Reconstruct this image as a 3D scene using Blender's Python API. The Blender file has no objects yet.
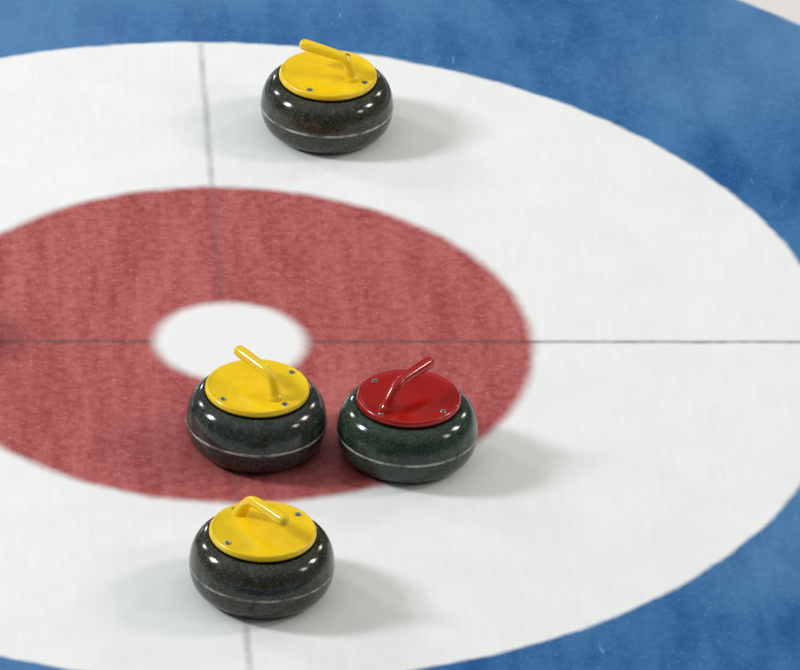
import bpy, bmesh, math, random
from mathutils import Matrix, Vector

scn = bpy.context.scene
COL = scn.collection
PI = math.pi

# ------------------------------------------------------------------ helpers
def link_mesh(name, bm, mat, parent=None, smooth=True):
    me = bpy.data.meshes.new(name)
    bm.normal_update()
    bm.to_mesh(me)
    bm.free()
    if smooth:
        for p in me.polygons:
            p.use_smooth = True
    if mat:
        me.materials.append(mat)
    o = bpy.data.objects.new(name, me)
    COL.objects.link(o)
    if parent:
        o.parent = parent
    return o

def lathe(profile, seg=160, close=False):
    """profile: list of (r, z), revolved about z"""
    bm = bmesh.new()
    rings = []
    for r, z in profile:
        if r < 1e-6:
            rings.append([bm.verts.new((0, 0, z))])
        else:
            rings.append([bm.verts.new((r*math.cos(2*PI*k/seg), r*math.sin(2*PI*k/seg), z)) for k in range(seg)])
    n = len(rings)
    for i in range(n if close else n-1):
        a, b = rings[i], rings[(i+1) % n]
        for k in range(seg):
            k2 = (k+1) % seg
            if len(a) == 1 and len(b) == 1:
                continue
            if len(a) == 1:
                bm.faces.new((a[0], b[k], b[k2]))
            elif len(b) == 1:
                bm.faces.new((a[k], b[0], a[k2]))
            else:
                bm.faces.new((a[k], b[k], b[k2], a[k2]))
    bmesh.ops.recalc_face_normals(bm, faces=bm.faces[:])
    return bm

def catmull(pts, n):
    out = []
    P = [pts[0]] + pts + [pts[-1]]
    for i in range(1, len(P)-2):
        p0, p1, p2, p3 = P[i-1], P[i], P[i+1], P[i+2]
        for k in range(n):
            t = k/n
            out.append(tuple(0.5*((2*b) + (-a+c)*t + (2*a-5*b+4*c-d)*t*t + (-a+3*b-3*c+d)*t**3)
                             for a, b, c, d in zip(p0, p1, p2, p3)))
    out.append(pts[-1])
    return out

# ------------------------------------------------------------------ node helpers
class NT:
    def __init__(self, name):
        self.mat = bpy.data.materials.new(name)
        self.mat.use_nodes = True
        self.t = self.mat.node_tree
        self.bsdf = self.t.nodes['Principled BSDF']
    def n(self, kind, **kw):
        nd = self.t.nodes.new(kind)
        for k, v in kw.items():
            setattr(nd, k, v)
        return nd
    def put(self, sock, v):
        if isinstance(v, bpy.types.NodeSocket):
            self.t.links.new(v, sock)
        elif v is not None:
            sock.default_value = v
    def math(self, op, a, b=None, c=None, clamp=False):
        nd = self.n('ShaderNodeMath', operation=op, use_clamp=clamp)
        for s, v in zip(nd.inputs, (a, b, c)):
            self.put(s, v)
        return nd.outputs[0]
    def vmath(self, op, a, b=None):
        nd = self.n('ShaderNodeVectorMath', operation=op)
        self.put(nd.inputs[0], a)
        self.put(nd.inputs[1], b)
        return nd.outputs['Value'] if op in ('LENGTH', 'DISTANCE') else nd.outputs['Vector']
    def ramp(self, v, a, b, lo=0.0, hi=1.0):
        nd = self.n('ShaderNodeMapRange', interpolation_type='SMOOTHSTEP')
        for s, x in zip(nd.inputs, (v, a, b, lo, hi)):
            self.put(s, x)
        return nd.outputs[0]
    def noise(self, vec, scale, detail=2, rough=0.5):
        nd = self.n('ShaderNodeTexNoise')
        self.put(nd.inputs['Vector'], vec)
        nd.inputs['Scale'].default_value = scale
        nd.inputs['Detail'].default_value = detail
        nd.inputs['Roughness'].default_value = rough
        return nd.outputs['Fac']
    def voro(self, vec, scale):
        nd = self.n('ShaderNodeTexVoronoi')
        self.put(nd.inputs['Vector'], vec)
        nd.inputs['Scale'].default_value = scale
        return nd
    def mix(self, f, a, b):
        nd = self.n('ShaderNodeMix', data_type='RGBA')
        self.put(nd.inputs[0], f)
        self.put(nd.inputs[6], a)
        self.put(nd.inputs[7], b)
        return nd.outputs[2]
    def set(self, **kw):
        for k, v in kw.items():
            self.put(self.bsdf.inputs[k.replace('_', ' ')], v)

def c4(r, g, b):
    """sRGB 0-255 -> linear"""
    f = lambda u: (u/255/12.92) if u/255 < .04045 else ((u/255+.055)/1.055)**2.4
    return (f(r), f(g), f(b), 1)

# ------------------------------------------------------------------ the house, metres
RED_C, RED_R = (0.0, 0.0), 0.6096
BTN_C, BTN_R = (0.0054, -0.0063), 0.1553
WHT_C, WHT_R = (-0.0127, -0.0059), 1.2276
BLU_C, BLU_R = (-0.0127, -0.0059), 1.8414
TEE_Y, CEN_X = -0.0051, -0.0067
TEE_W, CEN_W = 0.0050, 0.0048          # half widths

# ------------------------------------------------------------------ ice material
def ice_material():
    m = NT('painted_ice')
    pos = m.n('ShaderNodeNewGeometry').outputs['Position']
    sep = m.n('ShaderNodeSeparateXYZ')
    m.put(sep.inputs[0], pos)
    X, Y = sep.outputs[0], sep.outputs[1]
    wob = m.noise(pos, 14, 3, .6)
    wob = m.math('MULTIPLY', m.math('SUBTRACT', wob, .5), .016)
    fine = m.noise(pos, 130, 2, .6)
    def ring(c, r, soft):
        d = m.vmath('DISTANCE', pos, (c[0], c[1], 0))
        d = m.math('ADD', d, wob)
        return m.ramp(d, r-soft, r+soft, 1.0, 0.0)
    f_btn = ring(BTN_C, BTN_R-.005, .020)
    f_red = ring(RED_C, RED_R, .017)
    f_wht = ring(WHT_C, WHT_R, .009)
    f_blu = ring(BLU_C, BLU_R, .010)
    # streaks along the sheet: stretched lamp reflections painted into the ice colour
    st = m.vmath('MULTIPLY', pos, (15, 2.0, 1))
    streak = m.noise(st, 1.0, 3, .55)
    st2 = m.vmath('MULTIPLY', pos, (75, 9, 1))
    streak2 = m.noise(st2, 1.0, 2, .6)
    cloud = m.noise(pos, 5.5, 4, .6)
    mott = m.noise(pos, 48, 3, .7)
    # pebble: frosted droplets, their sparkle painted in as pale dots
    vo = m.voro(pos, 105)
    dot = m.ramp(vo.outputs['Distance'], .10, .42, 1.0, 0.0)
    vsep = m.n('ShaderNodeSeparateColor')
    m.put(vsep.inputs[0], vo.outputs['Color'])
    bright = m.ramp(vsep.outputs[0], .40, 1.0)
    peb = m.math('MULTIPLY', dot, bright)
    # red
    a = m.math('ADD', m.math('MULTIPLY', streak, .42), m.math('MULTIPLY', mott, .46))
    a = m.math('ADD', a, m.math('MULTIPLY', streak2, .12))
    red = m.mix(m.ramp(a, .33, .66), c4(154, 66, 67), c4(190, 108, 105))
    red = m.mix(m.math('MULTIPLY', peb, .30), red, c4(224, 170, 160))
    # blue
    sb = m.vmath('MULTIPLY', pos, (9, 4, 1))
    ba = m.noise(sb, 1.0, 5, .65)
    b = m.math('ADD', m.math('MULTIPLY', ba, .55), m.math('MULTIPLY', mott, .2))
    b = m.math('ADD', b, m.math('MULTIPLY', streak, .25))
    blue = m.mix(m.ramp(b, .34, .64), c4(32, 86, 143), c4(66, 118, 168))
    blue = m.mix(m.math('MULTIPLY', peb, .20), blue, c4(150, 190, 215))
    sheen = m.ramp(m.noise(m.vmath('ADD', pos, (5.3, 2.2, 6.37)), .9, 2, .5), .42, .62)  # reflected sheen painted into the blue, noise shifted to fall at the back left
    blue = m.mix(m.math('MULTIPLY', sheen, .38), blue, c4(118, 160, 200))
    # thin pale scratches in the blue
    sc = m.vmath('MULTIPLY', m.vmath('ADD', pos, (3.1, 1.7, 0)), (60, 11, 1))
    scr = m.ramp(m.noise(sc, 1.0, 1, .5), .74, .84)
    blue = m.mix(m.math('MULTIPLY', scr, .35), blue, c4(150, 195, 225))
    # white
    white = m.mix(m.ramp(m.math('ADD', m.math('MULTIPLY', cloud, .6), m.math('MULTIPLY', streak2, .4)), .3, .7),
                  c4(236, 236, 235), c4(243, 243, 242))
    white = m.mix(m.math('MULTIPLY', peb, .25), white, c4(250, 250, 250))
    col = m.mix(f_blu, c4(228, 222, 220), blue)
    col = m.mix(f_wht, col, white)
    col = m.mix(f_red, col, red)
    # lines laid in the ice: thin, blurred and broken by the frost
    wig = m.math('MULTIPLY', m.math('SUBTRACT', m.noise(pos, 6, 2, .5), .5), .006)
    brk = m.ramp(m.noise(m.vmath('MULTIPLY', pos, (14, 14, 1)), 1.0, 3, .7), .30, .66, .55, 1.0)
    dt = m.math('ABSOLUTE', m.math('ADD', m.math('SUBTRACT', Y, TEE_Y), wig))
    ft = m.math('MULTIPLY', m.ramp(dt, .0, .0125, .85, 0.0), brk)
    dc = m.math('ABSOLUTE', m.math('ADD', m.math('SUBTRACT', X, CEN_X), wig))
    fc = m.math('MULTIPLY', m.ramp(dc, .0, .0130, .42, 0.0), brk)
    fade = m.math('ADD', .30, m.math('MULTIPLY', f_wht, .70))
    ft = m.math('MULTIPLY', ft, fade)
    fc = m.math('MULTIPLY', fc, fade)
    fc = m.math('MULTIPLY', fc, m.math('SUBTRACT', 1.0, m.math('MULTIPLY', f_red, .45)))
    ft = m.math('MULTIPLY', ft, m.math('SUBTRACT', .74, m.math('MULTIPLY', f_red, -.06)))
    col = m.mix(ft, col, c4(84, 78, 76))
    col = m.mix(fc, col, c4(112, 108, 108))
    col = m.mix(f_btn, col, c4(240, 239, 238))
    bh = m.math('ADD', m.math('MULTIPLY', dot, .5), m.math('MULTIPLY', fine, .5))
    bump = m.n('ShaderNodeBump')
    bump.inputs['Strength'].default_value = .12
    bump.inputs['Distance'].default_value = .0012
    m.put(bump.inputs['Height'], bh)
    m.set(Base_Color=col, Roughness=.34, IOR=1.31, Normal=bump.outputs[0])
    m.bsdf.inputs['Specular IOR Level'].default_value = .35
    return m.mat

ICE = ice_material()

# ------------------------------------------------------------------ the ice: one flat sheet, its painted pieces as children
def arc_in_quadrant(c, r, sx, sy, n=48):
    """points of a circle inside one quadrant of the crossed lines, from the tee line to the centre line"""
    y0 = TEE_Y + sy*TEE_W
    x1 = CEN_X + sx*CEN_W
    a0 = math.atan2(y0-c[1], sx*math.sqrt(r*r-(y0-c[1])**2))
    a1 = math.atan2(sy*math.sqrt(r*r-(x1-c[0])**2), x1-c[0])
    d = (a1-a0+PI) % (2*PI) - PI
    return [(c[0]+r*math.cos(a0+d*k/n), c[1]+r*math.sin(a0+d*k/n)) for k in range(n+1)]

def flat(bm, pts):
    vs = [bm.verts.new((x, y, 0)) for x, y in pts]
    f = bm.faces.new(vs)
    f.normal_update()
    if f.normal.z < 0:
        f.normal_flip()

def ring_mesh(ci, ri, co, ro):
    bm = bmesh.new()
    for sx in (1, -1):
        for sy in (1, -1):
            A, B = arc_in_quadrant(ci, ri, sx, sy), arc_in_quadrant(co, ro, sx, sy)
            for k in range(len(A)-1):
                flat(bm, [A[k], B[k], B[k+1], A[k+1]])
    return bm

EXT = 7.0
def outer_mesh():
    bm = bmesh.new()
    for sx in (1, -1):
        for sy in (1, -1):
            A = arc_in_quadrant(BLU_C, BLU_R, sx, sy)
            y0, x1 = TEE_Y+sy*TEE_W, CEN_X+sx*CEN_W
            n = len(A)-1
            B = []
            for k in range(n+1):
                t = k/n
                if t <= .5:
                    B.append((sx*EXT, y0+(sy*EXT-y0)*t*2))
                else:
                    B.append((sx*EXT+(x1-sx*EXT)*(t-.5)*2, sy*EXT))
            for k in range(n):
                flat(bm, [A[k], B[k], B[k+1], A[k+1]])
    return bm

def structure(o):
    o['kind'] = 'structure'
    return o

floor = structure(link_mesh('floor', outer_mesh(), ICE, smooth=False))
floor['label'] = 'flat white pebbled ice sheet with the painted curling house'
floor['category'] = 'ice'
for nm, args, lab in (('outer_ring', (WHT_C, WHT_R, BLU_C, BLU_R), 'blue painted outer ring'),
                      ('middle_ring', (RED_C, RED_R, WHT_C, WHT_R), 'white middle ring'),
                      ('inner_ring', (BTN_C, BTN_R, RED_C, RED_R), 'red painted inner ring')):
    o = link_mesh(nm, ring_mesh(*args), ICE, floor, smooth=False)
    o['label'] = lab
bm = bmesh.new()
n = 192
flat(bm, [(BTN_C[0]+BTN_R*math.cos(2*PI*k/n), BTN_C[1]+BTN_R*math.sin(2*PI*k/n)) for k in range(n)])
o = link_mesh('button', bm, ICE, floor, smooth=False)
o['label'] = 'small white centre disc'
# the lines: strips from the rim of the button out to the end of the sheet
bm = bmesh.new()
for s in (1, -1):
    pts = []
    for y in (TEE_Y-TEE_W, TEE_Y+TEE_W):
        pts.append((BTN_C[0]+s*math.sqrt(BTN_R**2-(y-BTN_C[1])**2), y))
    flat(bm, [pts[0], (s*EXT, TEE_Y-TEE_W), (s*EXT, TEE_Y+TEE_W), pts[1]])
o = link_mesh('tee_line', bm, ICE, floor, smooth=False)
o['label'] = 'dark grey line across the rings'
bm = bmesh.new()
for s in (1, -1):
    pts = []
    for x in (CEN_X-CEN_W, CEN_X+CEN_W):
        pts.append((x, BTN_C[1]+s*math.sqrt(BTN_R**2-(x-BTN_C[0])**2)))
    flat(bm, [pts[0], (CEN_X-CEN_W, s*EXT), (CEN_X+CEN_W, s*EXT), pts[1]])
o = link_mesh('centre_line', bm, ICE, floor, smooth=False)
o['label'] = 'faint grey line running along the sheet'

# ------------------------------------------------------------------ stone materials
def granite(name, dark, mid, pale):
    m = NT(name)
    oc = m.n('ShaderNodeTexCoord').outputs['Object']
    a = m.noise(oc, 190, 3, .7)
    b = m.noise(oc, 38, 3, .6)
    v = m.voro(oc, 330)
    s = m.n('ShaderNodeSeparateColor')
    m.put(s.inputs[0], v.outputs['Color'])
    k = m.math('ADD', m.math('MULTIPLY', a, .6), m.math('MULTIPLY', b, .4))
    col = m.mix(m.ramp(k, .38, .62), dark, mid)
    col = m.mix(m.math('MULTIPLY', m.ramp(s.outputs[1], .70, .98), .35), col, pale)
    m.set(Base_Color=col, Roughness=.14, IOR=1.46)
    return m.mat

G_GREY = granite('granite_grey_green', c4(33, 35, 26), c4(58, 61, 48), c4(108, 111, 95))
G_COOL = granite('granite_slate_green', c4(30, 36, 31), c4(52, 59, 53), c4(98, 106, 99))
G_GREEN = granite('granite_deep_green', c4(27, 39, 31), c4(48, 66, 54), c4(84, 102, 88))

def band_material():
    m = NT('matte_worn_band')
    oc = m.n('ShaderNodeTexCoord').outputs['Object']
    a = m.noise(oc, 22, 3, .65)
    b = m.noise(oc, 240, 2, .6)
    k = m.math('ADD', m.math('MULTIPLY', a, .75), m.math('MULTIPLY', b, .25))
    col = m.mix(m.ramp(k, .36, .62), c4(62, 65, 60), c4(172, 174, 168))
    m.set(Base_Color=col, Roughness=.55)
    return m.mat
BAND = band_material()

def plastic(name, col, col2):
    m = NT(name)
    oc = m.n('ShaderNodeTexCoord').outputs['Object']
    a = m.noise(oc, 26, 3, .6)
    m.set(Base_Color=m.mix(m.ramp(a, .35, .65), col, col2), Roughness=.22, IOR=1.49)
    m.bsdf.inputs['Coat Weight'].default_value = .15
    m.bsdf.inputs['Coat Roughness'].default_value = .06
    return m.mat
YELLOW = plastic('yellow_plastic', c4(242, 200, 10), c4(249, 209, 20))
RED = plastic('red_plastic', c4(158, 11, 5), c4(172, 17, 8))

def plain(name, col, rough, metal=0.0):
    m = NT(name)
    oc = m.n('ShaderNodeTexCoord').outputs['Object']
    a = m.noise(oc, 300, 2, .6)
    dk = tuple(v*.75 for v in col[:3]) + (1,)
    m.set(Base_Color=m.mix(a, dk, col), Roughness=rough, Metallic=metal)
    return m.mat
DARK_RING = plain('near_black', c4(22, 22, 20), .6)  # near-black ring between the granite and the lid
STEEL = plain('screw_steel', c4(165, 165, 170), .28, 1.0)
SOCKET = plain('screw_socket', c4(40, 38, 42), .5)

# ------------------------------------------------------------------ the curling stone
R, HB = .1373, .0592
SA, SB, SN = .0500, .0640, 2.3      # rounded-square section: half width of the bulge, half height, exponent
LID_R, LID_Z0, LID_Z1 = .1015, .1236, .1362

def body_bm():
    cr = R-SA
    def pt(a):
        c, d = abs(math.cos(a)), math.sin(a)
        return (cr+SA*c**(2/SN), HB+(SB if d > 0 else HB)*math.copysign(abs(d)**(2/SN), d))
    prof = [(0, .006), (cr-.030, .006), (cr-.014, .004), (cr-.006, .0008)]
    for k in range(0, 61):
        p = pt(-PI/2+PI*k/60)
        if p[1] > HB and p[0] < .1035:
            break
        prof.append(p)
    zt = prof[-1][1]
    prof += [(.1010, zt-.0004), (.0990, zt-.002), (.0, zt-.002)]
    return lathe(prof), zt-.002

def band_bm():
    # a slightly proud, softly rounded strip around the widest part
    w, t = .0036, .0007
    pr = []
    for k in range(0, 9):
        a = -PI/2+PI*k/8
        pr.append((R-.0012+(.0012+t)*math.cos(a), HB+w*math.sin(a)))
    pr += [(R-.004, HB+w), (R-.004, HB-w)]
    return lathe(pr, close=True)

def dark_ring_bm(z0):
    pr = [(.085, z0), (.0985, z0), (.0985, LID_Z0+.0005), (.085, LID_Z0+.0005)]
    return lathe(pr, close=True)

def lid_bm():
    pr = [(0, LID_Z0), (.0985, LID_Z0), (.1005, LID_Z0+.0006), (LID_R, LID_Z0+.0025)]
    z1 = LID_Z1
    for k in range(0, 11):
        a = PI/2*k/10
        pr.append((LID_R-.0045+.0045*math.cos(a), z1-.0075+.0075*math.sin(a)))
    pr += [(.0945, z1-.0003), (.0925, z1-.0012), (.0900, z1-.0016), (.075, z1-.0012), (.045, z1+.0004), (0, z1+.0012)]
    return lathe(pr)

def handle_bm(foot=0.0, tip=0.0):
    z = LID_Z1
    # x = along the grip, z = up, radius
    key = [(-.0555, z-.004, .0190), (-.0550, z+.001, .0165), (-.0535, z+.006, .0138), (-.0500, z+.017, .0114),
           (-.0450, z+.029, .0104), (-.0380, z+.0390, .0103), (-.0240, z+.0450, .0105), (.000, z+.0468, .0112),
           (.026, z+.0478, .0118), (.048, z+.0486, .0121), (.058, z+.0489, .0115)]
    kf = (1, 1, .97, .85, .5, .2, 0, 0, 0, 0, 0)
    kt = (0, 0, 0, 0, 0, 0, .05, .3, .6, .9, 1)
    key = [(x+foot*f+tip*t, zz-.35*tip*t, r) for (x, zz, r), f, t in zip(key, kf, kt)]
    pts = catmull(key, 6)
    # rounded end
    ex, ez, er = pts[-1]
    for k in range(1, 7):
        a = PI/2*k/6
        pts.append((ex+er*.85*math.sin(a), ez+.0004*k/6, max(er*math.cos(a), .0006)))
    bm = bmesh.new()
    seg = 28
    rings = []
    for i, (x, zz, r) in enumerate(pts):
        a, b = pts[max(i-1, 0)], pts[min(i+1, len(pts)-1)]
        t = Vector((b[0]-a[0], 0, b[1]-a[1])).normalized()
        if i == 0:
            t = Vector((0, 0, 1))
        u = Vector((0, 1, 0))
        v = t.cross(u)
        rings.append([bm.verts.new(Vector((x, 0, zz)) + r*(math.cos(2*PI*k/seg)*u + math.sin(2*PI*k/seg)*v)) for k in range(seg)])
    for a, b in zip(rings, rings[1:]):
        for k in range(seg):
            bm.faces.new((a[k], b[k], b[(k+1) % seg], a[(k+1) % seg]))
    bm.faces.new(rings[0])
    bm.faces.new(rings[-1])
    bmesh.ops.recalc_face_normals(bm, faces=bm.faces[:])
    return bm

def screw_bm():
    pr = [(0, -.004), (.0062, -.004), (.0062, .0012), (.0056, .0020), (.0034, .0021), (.0030, .0006), (0, .0004)]
    return lathe(pr, 32)
def socket_bm():
    pr = [(0, .0003), (.0031, .0003), (.0031, .0012), (0, .0012)]
    return lathe(pr, 6)


def build_stone():
    root = bpy.data.objects.new('curling_stone', None)
    root.empty_display_size = .1
    COL.objects.link(root)
    bm, zt = body_bm()
    b = link_mesh('granite_body', bm, G_GREY, root)
    s = link_mesh('striking_band', band_bm(), BAND, b)
    s['label'] = 'thin pale worn band around the middle'
    link_mesh('dark_ring', dark_ring_bm(zt), DARK_RING, root)
    lid = link_mesh('handle_plate', lid_bm(), YELLOW, root)
    link_mesh('handle', handle_bm(), YELLOW, root)
    for ang in (90, 180, 270):
        a = math.radians(ang)
        sc = link_mesh('screw', screw_bm(), STEEL, root)
        sc.location = (.085*math.cos(a), .085*math.sin(a), LID_Z1-.0016)
        sc['label'] = 'round steel screw head'
        k = link_mesh('screw_socket', socket_bm(), SOCKET, None)
        k.parent = sc
    return root

def copy_tree(o, parent=None):
    c = o.copy()
    COL.objects.link(c)
    c.parent = parent
    for ch in o.children:
        copy_tree(ch, c)
    return c

LEANING = link_mesh('handle', handle_bm(-.012, .003), YELLOW)
LEAN_MESH = LEANING.data
bpy.data.objects.remove(LEANING)

def paint(root, stone_mat, plastic_mat, lean):
    for ch in root.children:
        kind = ch.name.split('.')[0]
        m = stone_mat if kind == 'granite_body' else plastic_mat if kind in ('handle_plate', 'handle') else None
        if kind == 'handle' and lean:
            ch.data = LEAN_MESH
        if m:
            ch.material_slots[0].link = 'OBJECT'
            ch.material_slots[0].material = m

proto = build_stone()
STONES = [
    # x, y, handle direction (deg), granite, plastic, label
    (.2403, .8503, 150, G_GREY, YELLOW, 'yellow-handled dark granite curling stone standing alone farthest back, beside the blue ring'),
    (.0388, -.3958, 126, G_COOL, YELLOW, 'yellow-handled dark granite curling stone on the red ring, left of the red-topped stone'),
    (.3307, -.4334, 48, G_GREEN, RED, 'red-handled dark green granite curling stone, the only one with a red top'),
    (.0264, -.9140, -54, G_GREY, YELLOW, 'yellow-handled dark granite curling stone on the white ring, nearest the camera'),
    (-.69, .03, 80, G_GREY, RED, 'dark granite curling stone just past the left edge, its shadow tip on the tee line'),
]
for i, (x, y, a, gm, pm, lab) in enumerate(STONES):
    o = proto if i == 0 else copy_tree(proto)
    o.location = (x, y, 0)
    o.rotation_euler = (0, 0, math.radians(a))
    o['label'] = lab
    o['category'] = 'curling stone'
    o['group'] = 'curling stones in the house'
    paint(o, gm, pm, i in (2, 3))

# ------------------------------------------------------------------ light: two rows of hall lamps along the sides, a pale hall around
def lamp(name, loc, aim, sx, sy, power, col):
    l = bpy.data.lights.new(name, 'AREA')
    l.shape = 'RECTANGLE'
    l.size, l.size_y = sx, sy
    l.energy = power
    l.color = col
    o = bpy.data.objects.new(name, l)
    COL.objects.link(o)
    o.location = loc
    o.rotation_euler = (Vector(aim)-Vector(loc)).to_track_quat('-Z', 'Y').to_euler()
    return o

LAMP_Z = 4.8
for y, pw in ((.7, 1.5), (6.2, .55), (20.0, .8)):
    lamp('hall_lamp', (-6.8, y, LAMP_Z), (0, y*.85, 0), 1.3, 1.6, 315*pw, (.92, .97, 1.0))
for y, pw in ((-2.6, .45), (.8, 1.1), (6.2, .6), (20.0, .8)):
    lamp('hall_lamp', (7.2, y, LAMP_Z), (0, y*.85, 0), 1.2, 1.5, 175*pw, (1.0, .965, .87))

# the hall: a pale lit roof overhead, dim stands all round
w = bpy.data.worlds.new('hall')
scn.world = w
w.use_nodes = True
wt = w.node_tree
bg = wt.nodes['Background']
tc = wt.nodes.new('ShaderNodeTexCoord')
sp = wt.nodes.new('ShaderNodeSeparateXYZ')
mr = wt.nodes.new('ShaderNodeMapRange')
mr.interpolation_type = 'SMOOTHSTEP'
wt.links.new(tc.outputs['Generated'], sp.inputs[0])
wt.links.new(sp.outputs[2], mr.inputs[0])
for k, v in zip(range(1, 5), (.45, .90, .10, .62)):
    mr.inputs[k].default_value = v
wt.links.new(mr.outputs[0], bg.inputs[1])
bg.inputs[0].default_value = (.98, .99, 1.0, 1)

# ------------------------------------------------------------------ camera
cam = bpy.data.cameras.new('camera')
cam.sensor_fit = 'HORIZONTAL'
cam.sensor_width = 36
cam.lens = 36*8251.69682/800
cam.clip_end = 200
co = bpy.data.objects.new('camera', cam)
COL.objects.link(co)
xa = Vector((0.99760596, -0.05875868, 0.03646593))
ya = Vector((-0.00100926, 0.51488407, 0.85725922))
za = Vector((-0.06914714, -0.85524371, 0.51359212))
mw = Matrix((xa, ya, za)).transposed().to_4x4()
mw.translation = (-0.79176885, -14.04390972, 8.44596234)
co.matrix_world = mw
scn.camera = co

vs = scn.view_settings
vs.view_transform = 'Standard'
vs.look = 'None'
vs.exposure = 0
vs.gamma = 1
vs.use_curve_mapping = False
